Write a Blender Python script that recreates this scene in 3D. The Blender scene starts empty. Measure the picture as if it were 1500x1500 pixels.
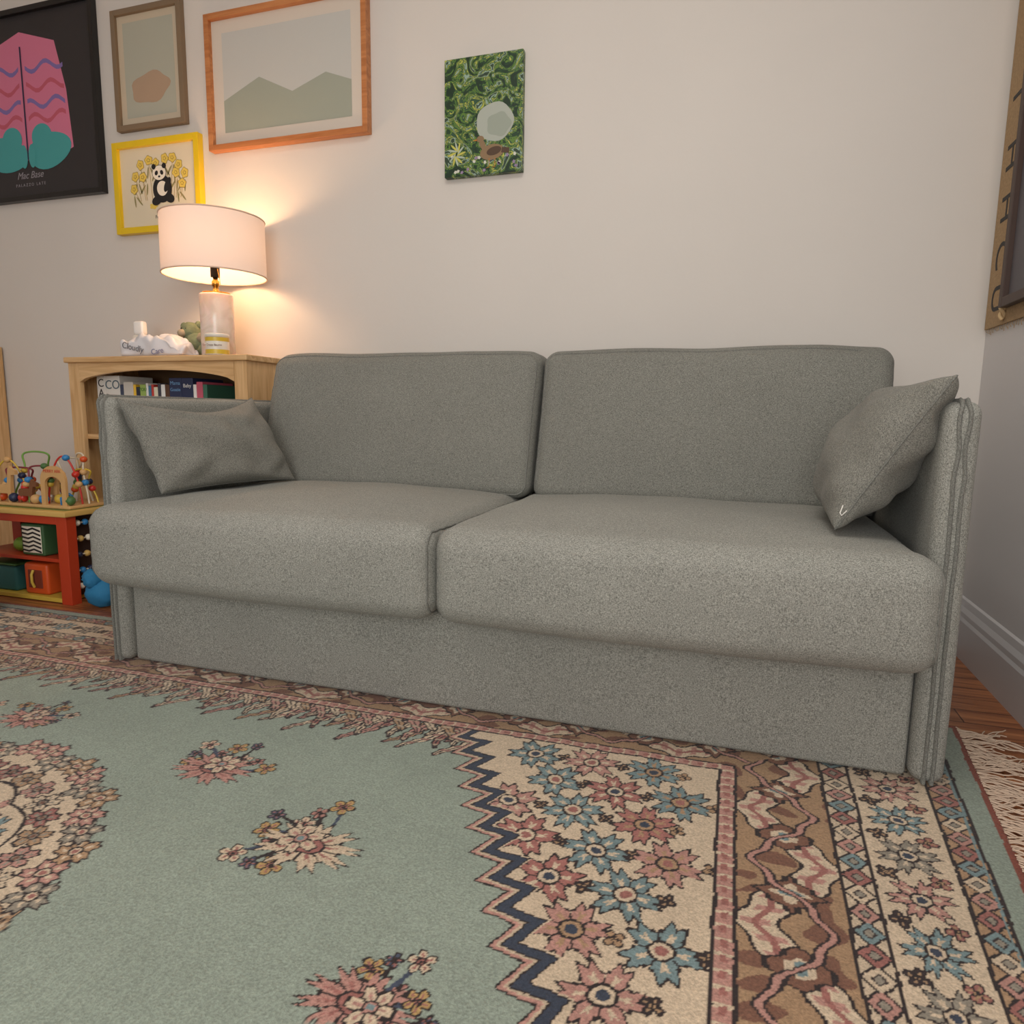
import bpy, bmesh, math, random
import numpy as np
from mathutils import Vector, Matrix, noise
random.seed(4); np.random.seed(4)
S=bpy.context.scene
try: S.view_settings.view_transform='Standard'
except Exception: pass
COL=S.collection

def lin(c):
    out=[]
    for v in c[:3]:
        v=v/255.0
        out.append(v/12.92 if v<=0.04045 else ((v+0.055)/1.055)**2.4)
    return tuple(out)
MATS={}
def mat(name,rgb,rough=0.6,bump=0.0,bscale=200,var=0.0,vscale=8,metal=0.0,emit=0):
    if name in MATS: return MATS[name]
    m=bpy.data.materials.new(name); m.use_nodes=True
    nt=m.node_tree; b=nt.nodes['Principled BSDF']
    c=lin(rgb); b.inputs['Base Color'].default_value=(*c,1)
    b.inputs['Roughness'].default_value=rough; b.inputs['Metallic'].default_value=metal
    if var>0 or bump>0:
        tc=nt.nodes.new('ShaderNodeTexCoord')
    if var>0:
        n=nt.nodes.new('ShaderNodeTexNoise'); n.inputs['Scale'].default_value=vscale; n.inputs['Detail'].default_value=5
        nt.links.new(tc.outputs['Object'],n.inputs['Vector'])
        r=nt.nodes.new('ShaderNodeValToRGB')
        r.color_ramp.elements[0].position=.3; r.color_ramp.elements[1].position=.7
        r.color_ramp.elements[0].color=(*[x*(1-var) for x in c],1)
        r.color_ramp.elements[1].color=(*[min(1,x*(1+var)) for x in c],1)
        nt.links.new(n.outputs['Fac'],r.inputs['Fac']); nt.links.new(r.outputs['Color'],b.inputs['Base Color'])
    if bump>0:
        n2=nt.nodes.new('ShaderNodeTexNoise'); n2.inputs['Scale'].default_value=bscale
        nt.links.new(tc.outputs['Object'],n2.inputs['Vector'])
        bp=nt.nodes.new('ShaderNodeBump'); bp.inputs['Strength'].default_value=bump; bp.inputs['Distance'].default_value=.002
        nt.links.new(n2.outputs['Fac'],bp.inputs['Height']); nt.links.new(bp.outputs['Normal'],b.inputs['Normal'])
    MATS[name]=m; return m

def fabric_mat(name,dark,light):
    m=bpy.data.materials.new(name); m.use_nodes=True
    nt=m.node_tree; b=nt.nodes['Principled BSDF']; L=nt.links.new
    b.inputs['Roughness'].default_value=.92
    b.inputs['Sheen Weight'].default_value=.06
    tc=nt.nodes.new('ShaderNodeTexCoord')
    outs=[]
    for sc in ((760,250,760),(250,760,760),(760,760,250)):
        mp=nt.nodes.new('ShaderNodeMapping'); mp.inputs['Scale'].default_value=sc
        L(tc.outputs['Object'],mp.inputs['Vector'])
        n=nt.nodes.new('ShaderNodeTexNoise'); n.inputs['Scale'].default_value=1.0; n.inputs['Detail'].default_value=1
        L(mp.outputs['Vector'],n.inputs['Vector']); outs.append(n.outputs['Fac'])
    a1=nt.nodes.new('ShaderNodeMath'); a1.operation='ADD'; L(outs[0],a1.inputs[0]); L(outs[1],a1.inputs[1])
    a2=nt.nodes.new('ShaderNodeMath'); a2.operation='ADD'; L(a1.outputs[0],a2.inputs[0]); L(outs[2],a2.inputs[1])
    dv=nt.nodes.new('ShaderNodeMath'); dv.operation='DIVIDE'; L(a2.outputs[0],dv.inputs[0]); dv.inputs[1].default_value=3
    big=nt.nodes.new('ShaderNodeTexNoise'); big.inputs['Scale'].default_value=3; big.inputs['Detail'].default_value=4
    L(tc.outputs['Object'],big.inputs['Vector'])
    r=nt.nodes.new('ShaderNodeValToRGB'); e=r.color_ramp.elements
    e[0].position=.38; e[1].position=.62; e[0].color=(*lin(dark),1); e[1].color=(*lin(light),1)
    L(dv.outputs[0],r.inputs['Fac'])
    mr=nt.nodes.new('ShaderNodeMapRange'); mr.inputs['From Min'].default_value=.3; mr.inputs['From Max'].default_value=.7
    mr.inputs['To Min'].default_value=.93; mr.inputs['To Max'].default_value=1.06; L(big.outputs['Fac'],mr.inputs['Value'])
    vm=nt.nodes.new('ShaderNodeVectorMath'); vm.operation='SCALE'; L(r.outputs['Color'],vm.inputs[0]); L(mr.outputs[0],vm.inputs['Scale'])
    L(vm.outputs[0],b.inputs['Base Color'])
    bp=nt.nodes.new('ShaderNodeBump'); bp.inputs['Strength'].default_value=.25; bp.inputs['Distance'].default_value=.001
    L(dv.outputs[0],bp.inputs['Height']); L(bp.outputs['Normal'],b.inputs['Normal'])
    return m

def wood_mat(name,c1,c2,scale=(1,1,14),rough=.45,plank=None):
    m=bpy.data.materials.new(name); m.use_nodes=True
    nt=m.node_tree; b=nt.nodes['Principled BSDF']; L=nt.links.new
    b.inputs['Roughness'].default_value=rough
    tc=nt.nodes.new('ShaderNodeTexCoord'); mp=nt.nodes.new('ShaderNodeMapping')
    mp.inputs['Scale'].default_value=scale; L(tc.outputs['Object'],mp.inputs['Vector'])
    n=nt.nodes.new('ShaderNodeTexNoise'); n.inputs['Scale'].default_value=3; n.inputs['Detail'].default_value=6; n.inputs['Distortion'].default_value=1.2
    L(mp.outputs['Vector'],n.inputs['Vector'])
    r=nt.nodes.new('ShaderNodeValToRGB'); e=r.color_ramp.elements
    e[0].position=.35; e[1].position=.65; e[0].color=(*lin(c1),1); e[1].color=(*lin(c2),1)
    L(n.outputs['Fac'],r.inputs['Fac'])
    out=r.outputs['Color']
    if plank:
        bk=nt.nodes.new('ShaderNodeTexBrick'); bk.inputs['Scale'].default_value=1
        bk.inputs['Brick Width'].default_value=.9; bk.inputs['Row Height'].default_value=.083
        bk.inputs['Mortar Size'].default_value=.0018; bk.offset=.37
        bk.inputs['Color1'].default_value=(.85,.85,.85,1); bk.inputs['Color2'].default_value=(1.1,1.1,1.1,1)
        bk.inputs['Mortar'].default_value=(.25,.2,.18,1)
        L(tc.outputs['Object'],bk.inputs['Vector'])
        mx=nt.nodes.new('ShaderNodeVectorMath'); mx.operation='MULTIPLY'
        L(out,mx.inputs[0]); L(bk.outputs['Color'],mx.inputs[1]); out=mx.outputs[0]
    L(out,b.inputs['Base Color'])
    return m

def empty(name,loc=(0,0,0)):
    o=bpy.data.objects.new(name,None); o.location=loc; o.empty_display_size=.1; COL.objects.link(o); return o
def mesh(name,v,f,m=None,parent=None,smooth=True):
    me=bpy.data.meshes.new(name); me.from_pydata([tuple(map(float,p)) for p in v],[],f); me.update()
    if smooth: me.shade_smooth()
    o=bpy.data.objects.new(name,me); COL.objects.link(o)
    if m: me.materials.append(m)
    if parent:
        o.parent=parent; o.matrix_parent_inverse=Matrix.Translation(-Vector(parent.location))
    return o
def rbox(name,lo,hi,r,m,parent=None,n=(4,4,4),k=4,deform=None,smooth=True):
    lo=np.array(lo,float); hi=np.array(hi,float)
    r=min(r,*( (hi-lo)/2*.999))
    ax=[]
    for i in range(3):
        L=hi[i]-lo[i]
        a=np.concatenate([np.linspace(0,r,k+1)[:-1],np.linspace(r,L-r,n[i]+1),np.linspace(L-r,L,k+1)[1:]])+lo[i]
        ax.append(a)
    idx={}; V=[]; F=[]
    def vid(i,j,l):
        key=(i,j,l)
        if key not in idx:
            p=np.array([ax[0][i],ax[1][j],ax[2][l]])
            q=np.clip(p,lo+r,hi-r); d=p-q; nd=np.linalg.norm(d)
            if nd>1e-9: p=q+d/nd*r
            if deform: p=np.array(deform(p))
            idx[key]=len(V); V.append(p)
        return idx[key]
    N=[len(a)-1 for a in ax]
    for i in range(N[0]):
        for j in range(N[1]):
            F.append((vid(i,j,0),vid(i,j+1,0),vid(i+1,j+1,0),vid(i+1,j,0)))
            F.append((vid(i,j,N[2]),vid(i+1,j,N[2]),vid(i+1,j+1,N[2]),vid(i,j+1,N[2])))
    for i in range(N[0]):
        for l in range(N[2]):
            F.append((vid(i,0,l),vid(i+1,0,l),vid(i+1,0,l+1),vid(i,0,l+1)))
            F.append((vid(i,N[1],l),vid(i,N[1],l+1),vid(i+1,N[1],l+1),vid(i+1,N[1],l)))
    for j in range(N[1]):
        for l in range(N[2]):
            F.append((vid(0,j,l),vid(0,j,l+1),vid(0,j+1,l+1),vid(0,j+1,l)))
            F.append((vid(N[0],j,l),vid(N[0],j+1,l),vid(N[0],j+1,l+1),vid(N[0],j,l+1)))
    return mesh(name,V,F,m,parent,smooth)
def box(name,lo,hi,m,parent=None,r=.0015):
    return rbox(name,lo,hi,r,m,parent,n=(1,1,1),k=1,smooth=False)
def tube(name,pts,rad,m,parent=None,cyclic=False,res=2):
    cu=bpy.data.curves.new(name,'CURVE'); cu.dimensions='3D'; cu.bevel_depth=rad; cu.bevel_resolution=res
    sp=cu.splines.new('POLY'); sp.points.add(len(pts)-1)
    for i,p in enumerate(pts): sp.points[i].co=(*[float(x) for x in p],1)
    sp.use_cyclic_u=cyclic; cu.use_fill_caps=True
    cu.materials.append(m)
    o=bpy.data.objects.new(name,cu); COL.objects.link(o)
    if parent: o.parent=parent; o.matrix_parent_inverse=Matrix.Translation(-Vector(parent.location))
    return o
def lathe(name,prof,c,m,parent=None,n=48,cap=True):
    V=[];F=[]
    for r,z in prof:
        for i in range(n):
            a=2*math.pi*i/n; V.append((c[0]+r*math.cos(a),c[1]+r*math.sin(a),c[2]+z))
    for k in range(len(prof)-1):
        for i in range(n):
            j=(i+1)%n; F.append((k*n+i,k*n+j,(k+1)*n+j,(k+1)*n+i))
    if cap:
        F.append(tuple(range(n))[::-1]); F.append(tuple((len(prof)-1)*n+i for i in range(n)))
    return mesh(name,V,F,m,parent)
def ball(name,c,r,m,parent=None,amp=0,nf=10,n=24):
    if not hasattr(r,'__len__'): r=(r,r,r)
    bm=bmesh.new(); bmesh.ops.create_uvsphere(bm,u_segments=n,v_segments=n*2//3,radius=1)
    for v in bm.verts:
        p=v.co.copy(); k=1+amp*noise.noise(p*nf/5+Vector(c)*7)
        v.co=Vector((c[0]+p.x*r[0]*k,c[1]+p.y*r[1]*k,c[2]+p.z*r[2]*k))
    me=bpy.data.meshes.new(name); bm.to_mesh(me); bm.free(); me.shade_smooth(); me.materials.append(m)
    o=bpy.data.objects.new(name,me); COL.objects.link(o)
    if parent: o.parent=parent; o.matrix_parent_inverse=Matrix.Translation(-Vector(parent.location))
    return o
def text(name,s,loc,size,m,parent,rot=(90,0,0),align='CENTER',shear=0,ext=.0003):
    cu=bpy.data.curves.new(name,'FONT'); cu.body=s; cu.size=size; cu.align_x=align; cu.align_y='CENTER'; cu.shear=shear; cu.extrude=ext
    cu.materials.append(m)
    o=bpy.data.objects.new(name,cu); COL.objects.link(o); o.location=loc; o.rotation_euler=[math.radians(a) for a in rot]
    if parent: o.parent=parent; o.matrix_parent_inverse=Matrix.Translation(-Vector(parent.location))
    return o
# flat artwork shapes on the back wall (x,z) at depth y
def flat(name,pts,y,m,parent):
    return mesh(name,[(p[0],y,p[1]) for p in pts],[tuple(range(len(pts)))],m,parent,False)
def ell(cx,cz,a,b,rot=0,n=28,wob=0,k=5):
    out=[]
    for i in range(n):
        t=2*math.pi*i/n; w=1+wob*math.cos(k*t)
        x=a*w*math.cos(t); z=b*w*math.sin(t)
        out.append((cx+x*math.cos(rot)-z*math.sin(rot),cz+x*math.sin(rot)+z*math.cos(rot)))
    return out[::-1]

# ------------------------------------------------------------------ materials
M_wall=mat('wall_paint',(218,212,204),.75,.15,60,.015,2)
M_wallr=mat('wall_paint_side',(212,209,208),.75,.15,60,.015,2)
M_ceil=mat('ceiling_paint',(235,232,228),.8)
M_trim=mat('trim_paint',(208,206,206),.4)
M_floor=wood_mat('oak_floor',(132,76,44),(190,124,78),(1.2,14,1),.35,plank=True)
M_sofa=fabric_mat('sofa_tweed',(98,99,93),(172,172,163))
M_sofa_shaded=fabric_mat('sofa_tweed_shaded',(88,88,82),(148,148,139))  # same tweed, shade put into the colour for the underlit back cushions
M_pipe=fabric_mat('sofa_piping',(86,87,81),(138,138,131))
M_pil=fabric_mat('pillow_tweed',(84,84,78),(150,149,140))
M_pine=wood_mat('pine_wood',(198,156,104),(222,184,134),(14,14,1.2),.5)
M_pineh=wood_mat('pine_wood_h',(196,154,102),(222,184,134),(1.2,14,14),.5)
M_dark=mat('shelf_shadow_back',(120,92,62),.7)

# ------------------------------------------------------------------ room
WY=2.47; WX=.71; LX=-3.95; FY=-2.6; H=2.75
box('wall_back',(LX-.1,WY,0),(WX+.1,WY+.1,H),M_wall)
box('wall_right',(WX,FY,0),(WX+.1,WY,H),M_wallr)
box('wall_left',(LX-.1,FY,0),(LX,WY,H),M_wall)
box('floor',(LX-.1,FY,-.1),(WX+.1,WY+.1,0),M_floor)
box('ceiling',(LX-.1,FY,H),(WX+.1,WY+.1,H+.1),M_ceil)
def baseboard(name,run0,run1,axis):
    prof=[(0,0),(.018,0),(.018,.115),(.014,.125),(.014,.14),(.008,.155),(.006,.175),(0,.18)]
    V=[];F=[]
    for t in (run0,run1):
        for d,z in prof:
            V.append((t,WY-d,z) if axis=='x' else ((WX-d,t,z) if axis=='r' else (LX+d,t,z)))
    n=len(prof)
    for i in range(n):
        j=(i+1)%n; F.append((i,j,n+j,n+i))
    F.append(tuple(range(n))); F.append(tuple(range(n,2*n)))
    mesh(name,V,F,M_trim,None,False)
baseboard('baseboard_back',LX+.018,WX-.018,'x')
baseboard('baseboard_right',FY,WY,'r')
baseboard('baseboard_left',FY,WY,'l')

# ------------------------------------------------------------------ rug
def seg(a,b,st): return np.arange(a,b,st)
px=np.concatenate([seg(-3.18,-2.35,.009),seg(-2.35,-1.2,.0034),seg(-1.2,.48,.0026),[.48]])
qy=np.concatenate([seg(-.61,.62,.012),seg(.62,1.47,.0026),seg(1.47,1.77,.004),[1.77]])
P,Q=np.meshgrid(px,qy,indexing='xy')
C=np.zeros(P.shape+(3,)); 
def sc(r,g,b): return np.array(lin((r,g,b)))
GREEN=sc(147,159,146); CREAM=sc(208,188,162); PINK=sc(184,138,126); DARK=sc(44,34,34); NAVY=sc(56,64,80)
BLUE=sc(120,142,144); TAN=sc(172,140,108); BROWN=sc(118,82,66); RUST=sc(132,70,54); GOLD=sc(184,152,98); ROSE=sc(158,104,96); GREY=sc(146,138,124)
def lnoise(P,Q,s,seed):
    rs=np.random.RandomState(seed); o=np.zeros_like(P)
    for k in range(10):
        th=rs.rand()*6.28; f=s*(.5+rs.rand()*1.5); o+=np.sin((P*np.cos(th)+Q*np.sin(th))*f+rs.rand()*6.28)
    return o/10
wob=.004*lnoise(P,Q,60,3)+.0018*lnoise(P,Q,400,13); wob2=.004*lnoise(P,Q,60,9)+.0018*lnoise(P,Q,400,14)
A=np.abs(P+1.35+wob); B=np.abs(Q-.58+wob2)
def tri(x): return np.abs((x%1)*2-1)
C[:]=GREEN*1.0
def put(m,c): C[m]=c
sv=(A-.802)*.8834+(B-.756)*.4685; tv=(A-.802)*.4685-(B-.756)*.8834
szz=sv+.023*(tri(tv/.068)*2-1)
fld=szz<0
def teeth(per,off,top,ln,slant,wmin,cols,seed):
    h=(top-B)
    xx=(P+off+h*slant+.008*np.sin(h*55+seed))/per
    k=np.floor(xx); fr=np.abs(xx-k-.5)*2
    length=ln*(.76+.24*np.sin(k*2.3+seed))
    g=np.clip(h/length,0,1)
    serr=1-.30*tri(h/.022+.5*(k%2))
    w=np.clip((1-g)**.32*serr,0,1)*.98
    inside=fld&(h>0)&(h<length)&(fr<w)
    edgew=.0042/per*2
    core=inside&(fr<w-edgew)&(h<length-.006)
    put(inside,DARK*1.1)
    for ci in range(len(cols)): put(core&((k%len(cols))==ci),cols[ci])
    vein=core&(fr<.0022/per*2)&(g>.12); put(vein,DARK*1.8)
    blot=core&(((h/.026+k*.37)%1)<.30)&(fr<.5); put(blot,cols[0]*.68)
teeth(.046,0,.80,.150,.55,0,(PINK,CREAM,TAN,CREAM),1)
teeth(.038,.013,.80,.118,.15,0,(CREAM,ROSE,CREAM,PINK),4)
teeth(.042,.02,.80,.070,-.4,0,(CREAM,TAN,PINK),2)
rr=np.hypot(A,B); th=np.arctan2(B,A)
def motif(ca,cb,r,n,rot,c1,c2,c3,ser=.14,out=.0048,sx=1,sy=1,lim=None,side=None,sh=.7,b0=.46):
    m=(np.abs(A-ca)<r*1.25*sx)&(np.abs(B-cb)<r*1.25*sy)
    if lim is not None: m&=(szz>lim)
    if side is not None: m&=(P*1.0+1.35)*side>0
    ii=np.nonzero(m)
    if len(ii[0])==0: return
    x=(A[ii]-ca)/sx; y=(B[ii]-cb)/sy
    R=np.hypot(x,y); T=np.arctan2(y,x)+rot
    e=r*(b0+(1-b0)*np.abs(np.cos(T*n/2))**sh)*(1-ser*tri(T*n*3/(2*np.pi)))
    cc=C[ii]
    cc[R<e]=DARK
    cc[R<e-out]=c1
    vein=(R<e-out)&(R>r*.3)&(np.abs(np.cos(T*n/2))*R<.0016*n/2); cc[vein]=DARK*1.2
    st=(R<e*.66)&(R>r*.3)&(np.abs(np.cos(T*n/2))>.93); cc[st]=c2
    cc[R<r*.30]=DARK; cc[R<r*.30-out*.7]=c2; cc[R<r*.14]=c3
    C[ii]=cc
edge=.400+.018*np.abs(np.cos(th*9))
put(rr<edge,DARK); put(rr<edge-.006,CREAM)
for i in range(12):
    t=(i+.5)/12*math.pi/2
    rj=.402+.012*math.sin(i*2.4)
    motif(rj*math.cos(t),rj*math.sin(t),.040,5,t,[TAN,GREY,PINK][i%3],CREAM,ROSE,.18,.005,sh=.5)
for i in range(9):
    t=(i+.5)/9*math.pi/2
    motif(.328*math.cos(t),.328*math.sin(t),.034,5,t,[ROSE,CREAM,PINK,TAN][i%4],GREY,BROWN,.16,.005,sh=.5)
m_=(rr<.285+.02*np.abs(np.sin(th*6))); put(m_,DARK); put((rr<.279+.02*np.abs(np.sin(th*6))),CREAM)
rs=np.random.RandomState(2)
for (rad,cnt,sz) in ((.235,5,.055),(.14,4,.05),(.05,2,.05)):
    for i in range(cnt):
        t=(i+.5)/cnt*math.pi/2; motif(rad*math.cos(t),rad*math.sin(t),sz,6,t,[PINK,TAN,BLUE][i%3],CREAM,ROSE,.22)
sp=szz>=0
put(sp,DARK); put(sp&(szz>.005),PINK*1.05); put(sp&(szz>.013),CREAM*.9); put(sp&(szz>.020),DARK); put(sp&(szz>.024),NAVY); put(sp&(szz>.046),DARK); put(sp&(szz>.050),CREAM)
k=0
for j in range(11):
    for i in range(-1,9):
        ca=.622+.122*i+(.061 if j%2 else 0); cb=.745-.094*j
        s0=(ca-.802)*.8834+(cb-.756)*.4685
        if s0<.062 or ca>1.335 or cb<0: continue
        k+=1
        c=[PINK,BLUE,ROSE*1.12,BLUE*.92][(i+2*j+(j//2))%4]
        motif(ca+rs.uniform(-.007,.007),cb+rs.uniform(-.005,.005),.065,[6,5,6][k%3],rs.rand()*3,c,CREAM if k%3 else TAN,NAVY if k%2 else ROSE,.26,.0062,lim=.054,sh=.45,b0=.36)
        motif(ca+.061,cb+rs.uniform(-.004,.004),.018,4,rs.rand(),DARK*1.4 if k%3 else TAN,TAN,DARK,.1,.003,lim=.054)
def bouquet(ca,cb,s,rot,c1,side=None):
    for k in range(9):
        a=rot+(-1.35+k*.34); L_=s*(.75+.25*math.sin(k*2.1+1))
        for t in np.linspace(.3,.95,int(L_/.0026)):
            x=ca+L_*t*math.cos(a+.35*t); y=cb+L_*t*math.sin(a+.35*t)
            m=(np.abs(A-x)<.003)&(np.abs(B-y)<.003)
            if side is not None: m&=((P+1.35)*side>0)
            C[m]=DARK if k%2 else NAVY*1.4
        x=ca+L_*math.cos(a+.35); y=cb+L_*math.sin(a+.35)
        motif(x,y,s*.15 if k%2 else s*.22,5,a,[GOLD,PINK,CREAM,NAVY*1.6][k%4],ROSE,DARK,.05,.0035,side=side)
    motif(ca,cb,s*.76,9,rot,c1,ROSE,NAVY,.30,.006,sx=1.15,sy=.75,side=side,sh=.42,b0=.4)
    motif(ca+s*.2*math.cos(rot),cb+s*.2*math.sin(rot),s*.36,6,rot,CREAM,PINK,BLUE,.1,.004,side=side)
bouquet(.715,.315,.122,2.6,CREAM*.97)
bouquet(.390,.468,.112,1.3,PINK)
bouquet(.170,.512,.095,1.6,PINK,side=-1)
bouquet(.95,.07,.10,0,PINK)
dx=1.83-A; dy=(1.19-B)*(.47/.39); d=np.minimum(dx,dy); al=np.where(dx<dy,B,A)
def band(a,b,c): 
    m=(d>=a)&(d<b); C[m]=c; return m
m=band(.44,.47,PINK); C[m&(np.abs(((al/.028)%1)-.5)<.12)]=CREAM; C[m&(np.abs(d-.455)<.005)&(((al/.028)%1)<.5)]=ROSE
m=band(.28,.44,TAN*.92)
v=(d-.36)/.08; u=al/.30
C[m&(lnoise(P,Q,75,31)>.16)]=BROWN*1.1
wave=np.sin(u*2*np.pi)*.60+.08*np.sin(u*10*np.pi)
lf=np.abs(v-wave)
C[m&(lf<.42)]=DARK; C[m&(lf<.35)]=CREAM; C[m&(lf<.25)&(tri(al/.03)<.4)]=PINK; C[m&(lf<.07)]=ROSE
dia=np.abs(((u+.25)%.5)-.25)*4+np.abs(v)*.9+.12*tri(al/.02)
C[m&(dia<.66)]=DARK; C[m&(dia<.56)]=BROWN*1.15; C[m&(dia<.36)]=CREAM; C[m&(dia<.22)]=BLUE
C[m&(np.abs(v+wave)<.12)]=DARK*1.3; C[m&(np.abs(v+wave)<.06)]=PINK
for (a0,a1,cc0,mid,off) in ((.23,.28,CREAM*.95,.255,0),(.05,.10,TAN,.075,1)):
    m=band(a0,a1,cc0); per=.042; q=tri(al/per); kk=np.floor(al/per)
    z=np.maximum(np.abs(d-mid)/.020,0)*.75+q*.75
    C[m&(z<1.0)]=DARK
    for ci,cc in enumerate((ROSE,BLUE,PINK,CREAM) if off==0 else (PINK,CREAM,BLUE,ROSE)): C[m&(z<.80)&(kk%4==ci)]=cc
    C[m&(z<.42)]=DARK*1.5; C[m&(z<.30)]=GREY
m=band(.10,.23,CREAM)
m=band(.012,.05,GREEN*.92); m=band(-.1,.012,RUST)
for dd in (.05,.10,.23,.28,.44,.47): C[np.abs(d-dd)<.003]=DARK*1.1
C[np.abs(d-.056)<.002]=BLUE
for side in (0,1):
    for i in range(18):
        t=.06+i*.11
        if side==0 and t<1.12:
            motif(1.663,t,.056,6,i,[BLUE,PINK,GREY][i%3],CREAM,NAVY,.3,.0055,sh=.5,b0=.4)
            motif(1.625,t+.055,.02,4,i,DARK*1.5,TAN,DARK,.1,.003); motif(1.70,t+.05,.02,4,i,ROSE,TAN,DARK,.1,.003)
        if side==1 and t<1.75:
            motif(t,1.053,.045,6,i,[BLUE,PINK,GREY][i%3],CREAM,NAVY,.3,.005,sh=.5); motif(t+.055,1.053,.02,4,i,DARK*1.5,TAN,DARK,.1,.003)
C*= (1+.16*(np.random.rand(*P.shape)-.5))[...,None]
C*= (1+.08*lnoise(P,Q,18,5)+.05*lnoise(P,Q,70,6))[...,None]
w=np.clip((P-.15)/.3,0,1)
XX=P+.1*(Q-1.22)*w
ZZ=.009+.0009*(np.random.rand(*P.shape)-.5)+.0006*lnoise(P,Q,90,7)
ny,nx=P.shape
co=np.stack([XX,Q,ZZ],-1).reshape(-1,3)
ids=np.arange(nx*ny).reshape(ny,nx)
quads=np.stack([ids[:-1,:-1],ids[:-1,1:],ids[1:,1:],ids[1:,:-1]],-1).reshape(-1,4)
ring=np.concatenate([ids[0,:],ids[1:,-1],ids[-1,::-1][1:],ids[::-1,0][1:-1]])
low=co[ring].copy(); low[:,2]=.0005
base=len(co); co=np.vstack([co,low]); n=len(ring); r1=np.arange(n); r2=(r1+1)%n
quads=np.vstack([quads,np.stack([ring[r1],base+r1,base+r2,ring[r2]],-1)])
me=bpy.data.meshes.new('rug'); me.vertices.add(len(co)); me.vertices.foreach_set('co',co.ravel().astype(np.float32))
me.loops.add(quads.size); me.loops.foreach_set('vertex_index',quads.ravel().astype(np.int32))
me.polygons.add(len(quads)); me.polygons.foreach_set('loop_start',(np.arange(len(quads))*4).astype(np.int32))
me.update(calc_edges=True); me.validate(); me.shade_smooth()
ca=me.color_attributes.new('pile','FLOAT_COLOR','POINT')
cc=np.ones((len(co),4),np.float32); cc[:base,:3]=C.reshape(-1,3); cc[base:,:3]=RUST
ca.data.foreach_set('color',cc.ravel())
mr=bpy.data.materials.new('rug_pile'); mr.use_nodes=True; nt=mr.node_tree; b=nt.nodes['Principled BSDF']; b.inputs['Roughness'].default_value=.95
b.inputs['Sheen Weight'].default_value=.12
at=nt.nodes.new('ShaderNodeAttribute'); at.attribute_name='pile'
tc=nt.nodes.new('ShaderNodeTexCoord'); nz=nt.nodes.new('ShaderNodeTexNoise'); nz.inputs['Scale'].default_value=260; nz.inputs['Detail'].default_value=2
nt.links.new(tc.outputs['Object'],nz.inputs['Vector'])
mrg=nt.nodes.new('ShaderNodeMapRange'); mrg.inputs['From Min'].default_value=.3; mrg.inputs['From Max'].default_value=.7; mrg.inputs['To Min'].default_value=.78; mrg.inputs['To Max'].default_value=1.12
nt.links.new(nz.outputs['Fac'],mrg.inputs['Value'])
vs=nt.nodes.new('ShaderNodeVectorMath'); vs.operation='SCALE'; nt.links.new(at.outputs['Color'],vs.inputs[0]); nt.links.new(mrg.outputs[0],vs.inputs['Scale'])
nt.links.new(vs.outputs[0],b.inputs['Base Color'])
bp=nt.nodes.new('ShaderNodeBump'); bp.inputs['Strength'].default_value=.5; bp.inputs['Distance'].default_value=.003
nt.links.new(nz.outputs['Fac'],bp.inputs['Height']); nt.links.new(bp.outputs['Normal'],b.inputs['Normal'])
me.materials.append(mr)
rug=bpy.data.objects.new('rug',me); COL.objects.link(rug)
M_fr=mat('fringe_cotton',(208,184,162),.9)
cu=bpy.data.curves.new('fringe','CURVE'); cu.dimensions='3D'; cu.bevel_depth=.0014; cu.bevel_resolution=1
for side in (1,-1):
    for i in range(620):
        q0=-.60+2.36*i/619
        x0=(.48+.1*(q0-1.22)) if side>0 else -3.18
        sp=cu.splines.new('POLY'); sp.points.add(10)
        L_=random.uniform(.06,.125); drift=random.uniform(-.55,.45)+.4*math.sin(q0*45); ph=random.random()*6; am=random.uniform(.002,.008)
        for t in range(11):
            f=t/10
            sp.points[t].co=(x0+side*(L_*f-.002), q0+drift*L_*f*(.4+.6*f)+am*math.sin(f*11+ph), .0035+.004*(1-f)+.004*abs(math.sin(f*5+ph)),1)
cu.materials.append(M_fr)
fo=bpy.data.objects.new('fringe',cu); COL.objects.link(fo); fo.parent=rug

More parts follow.
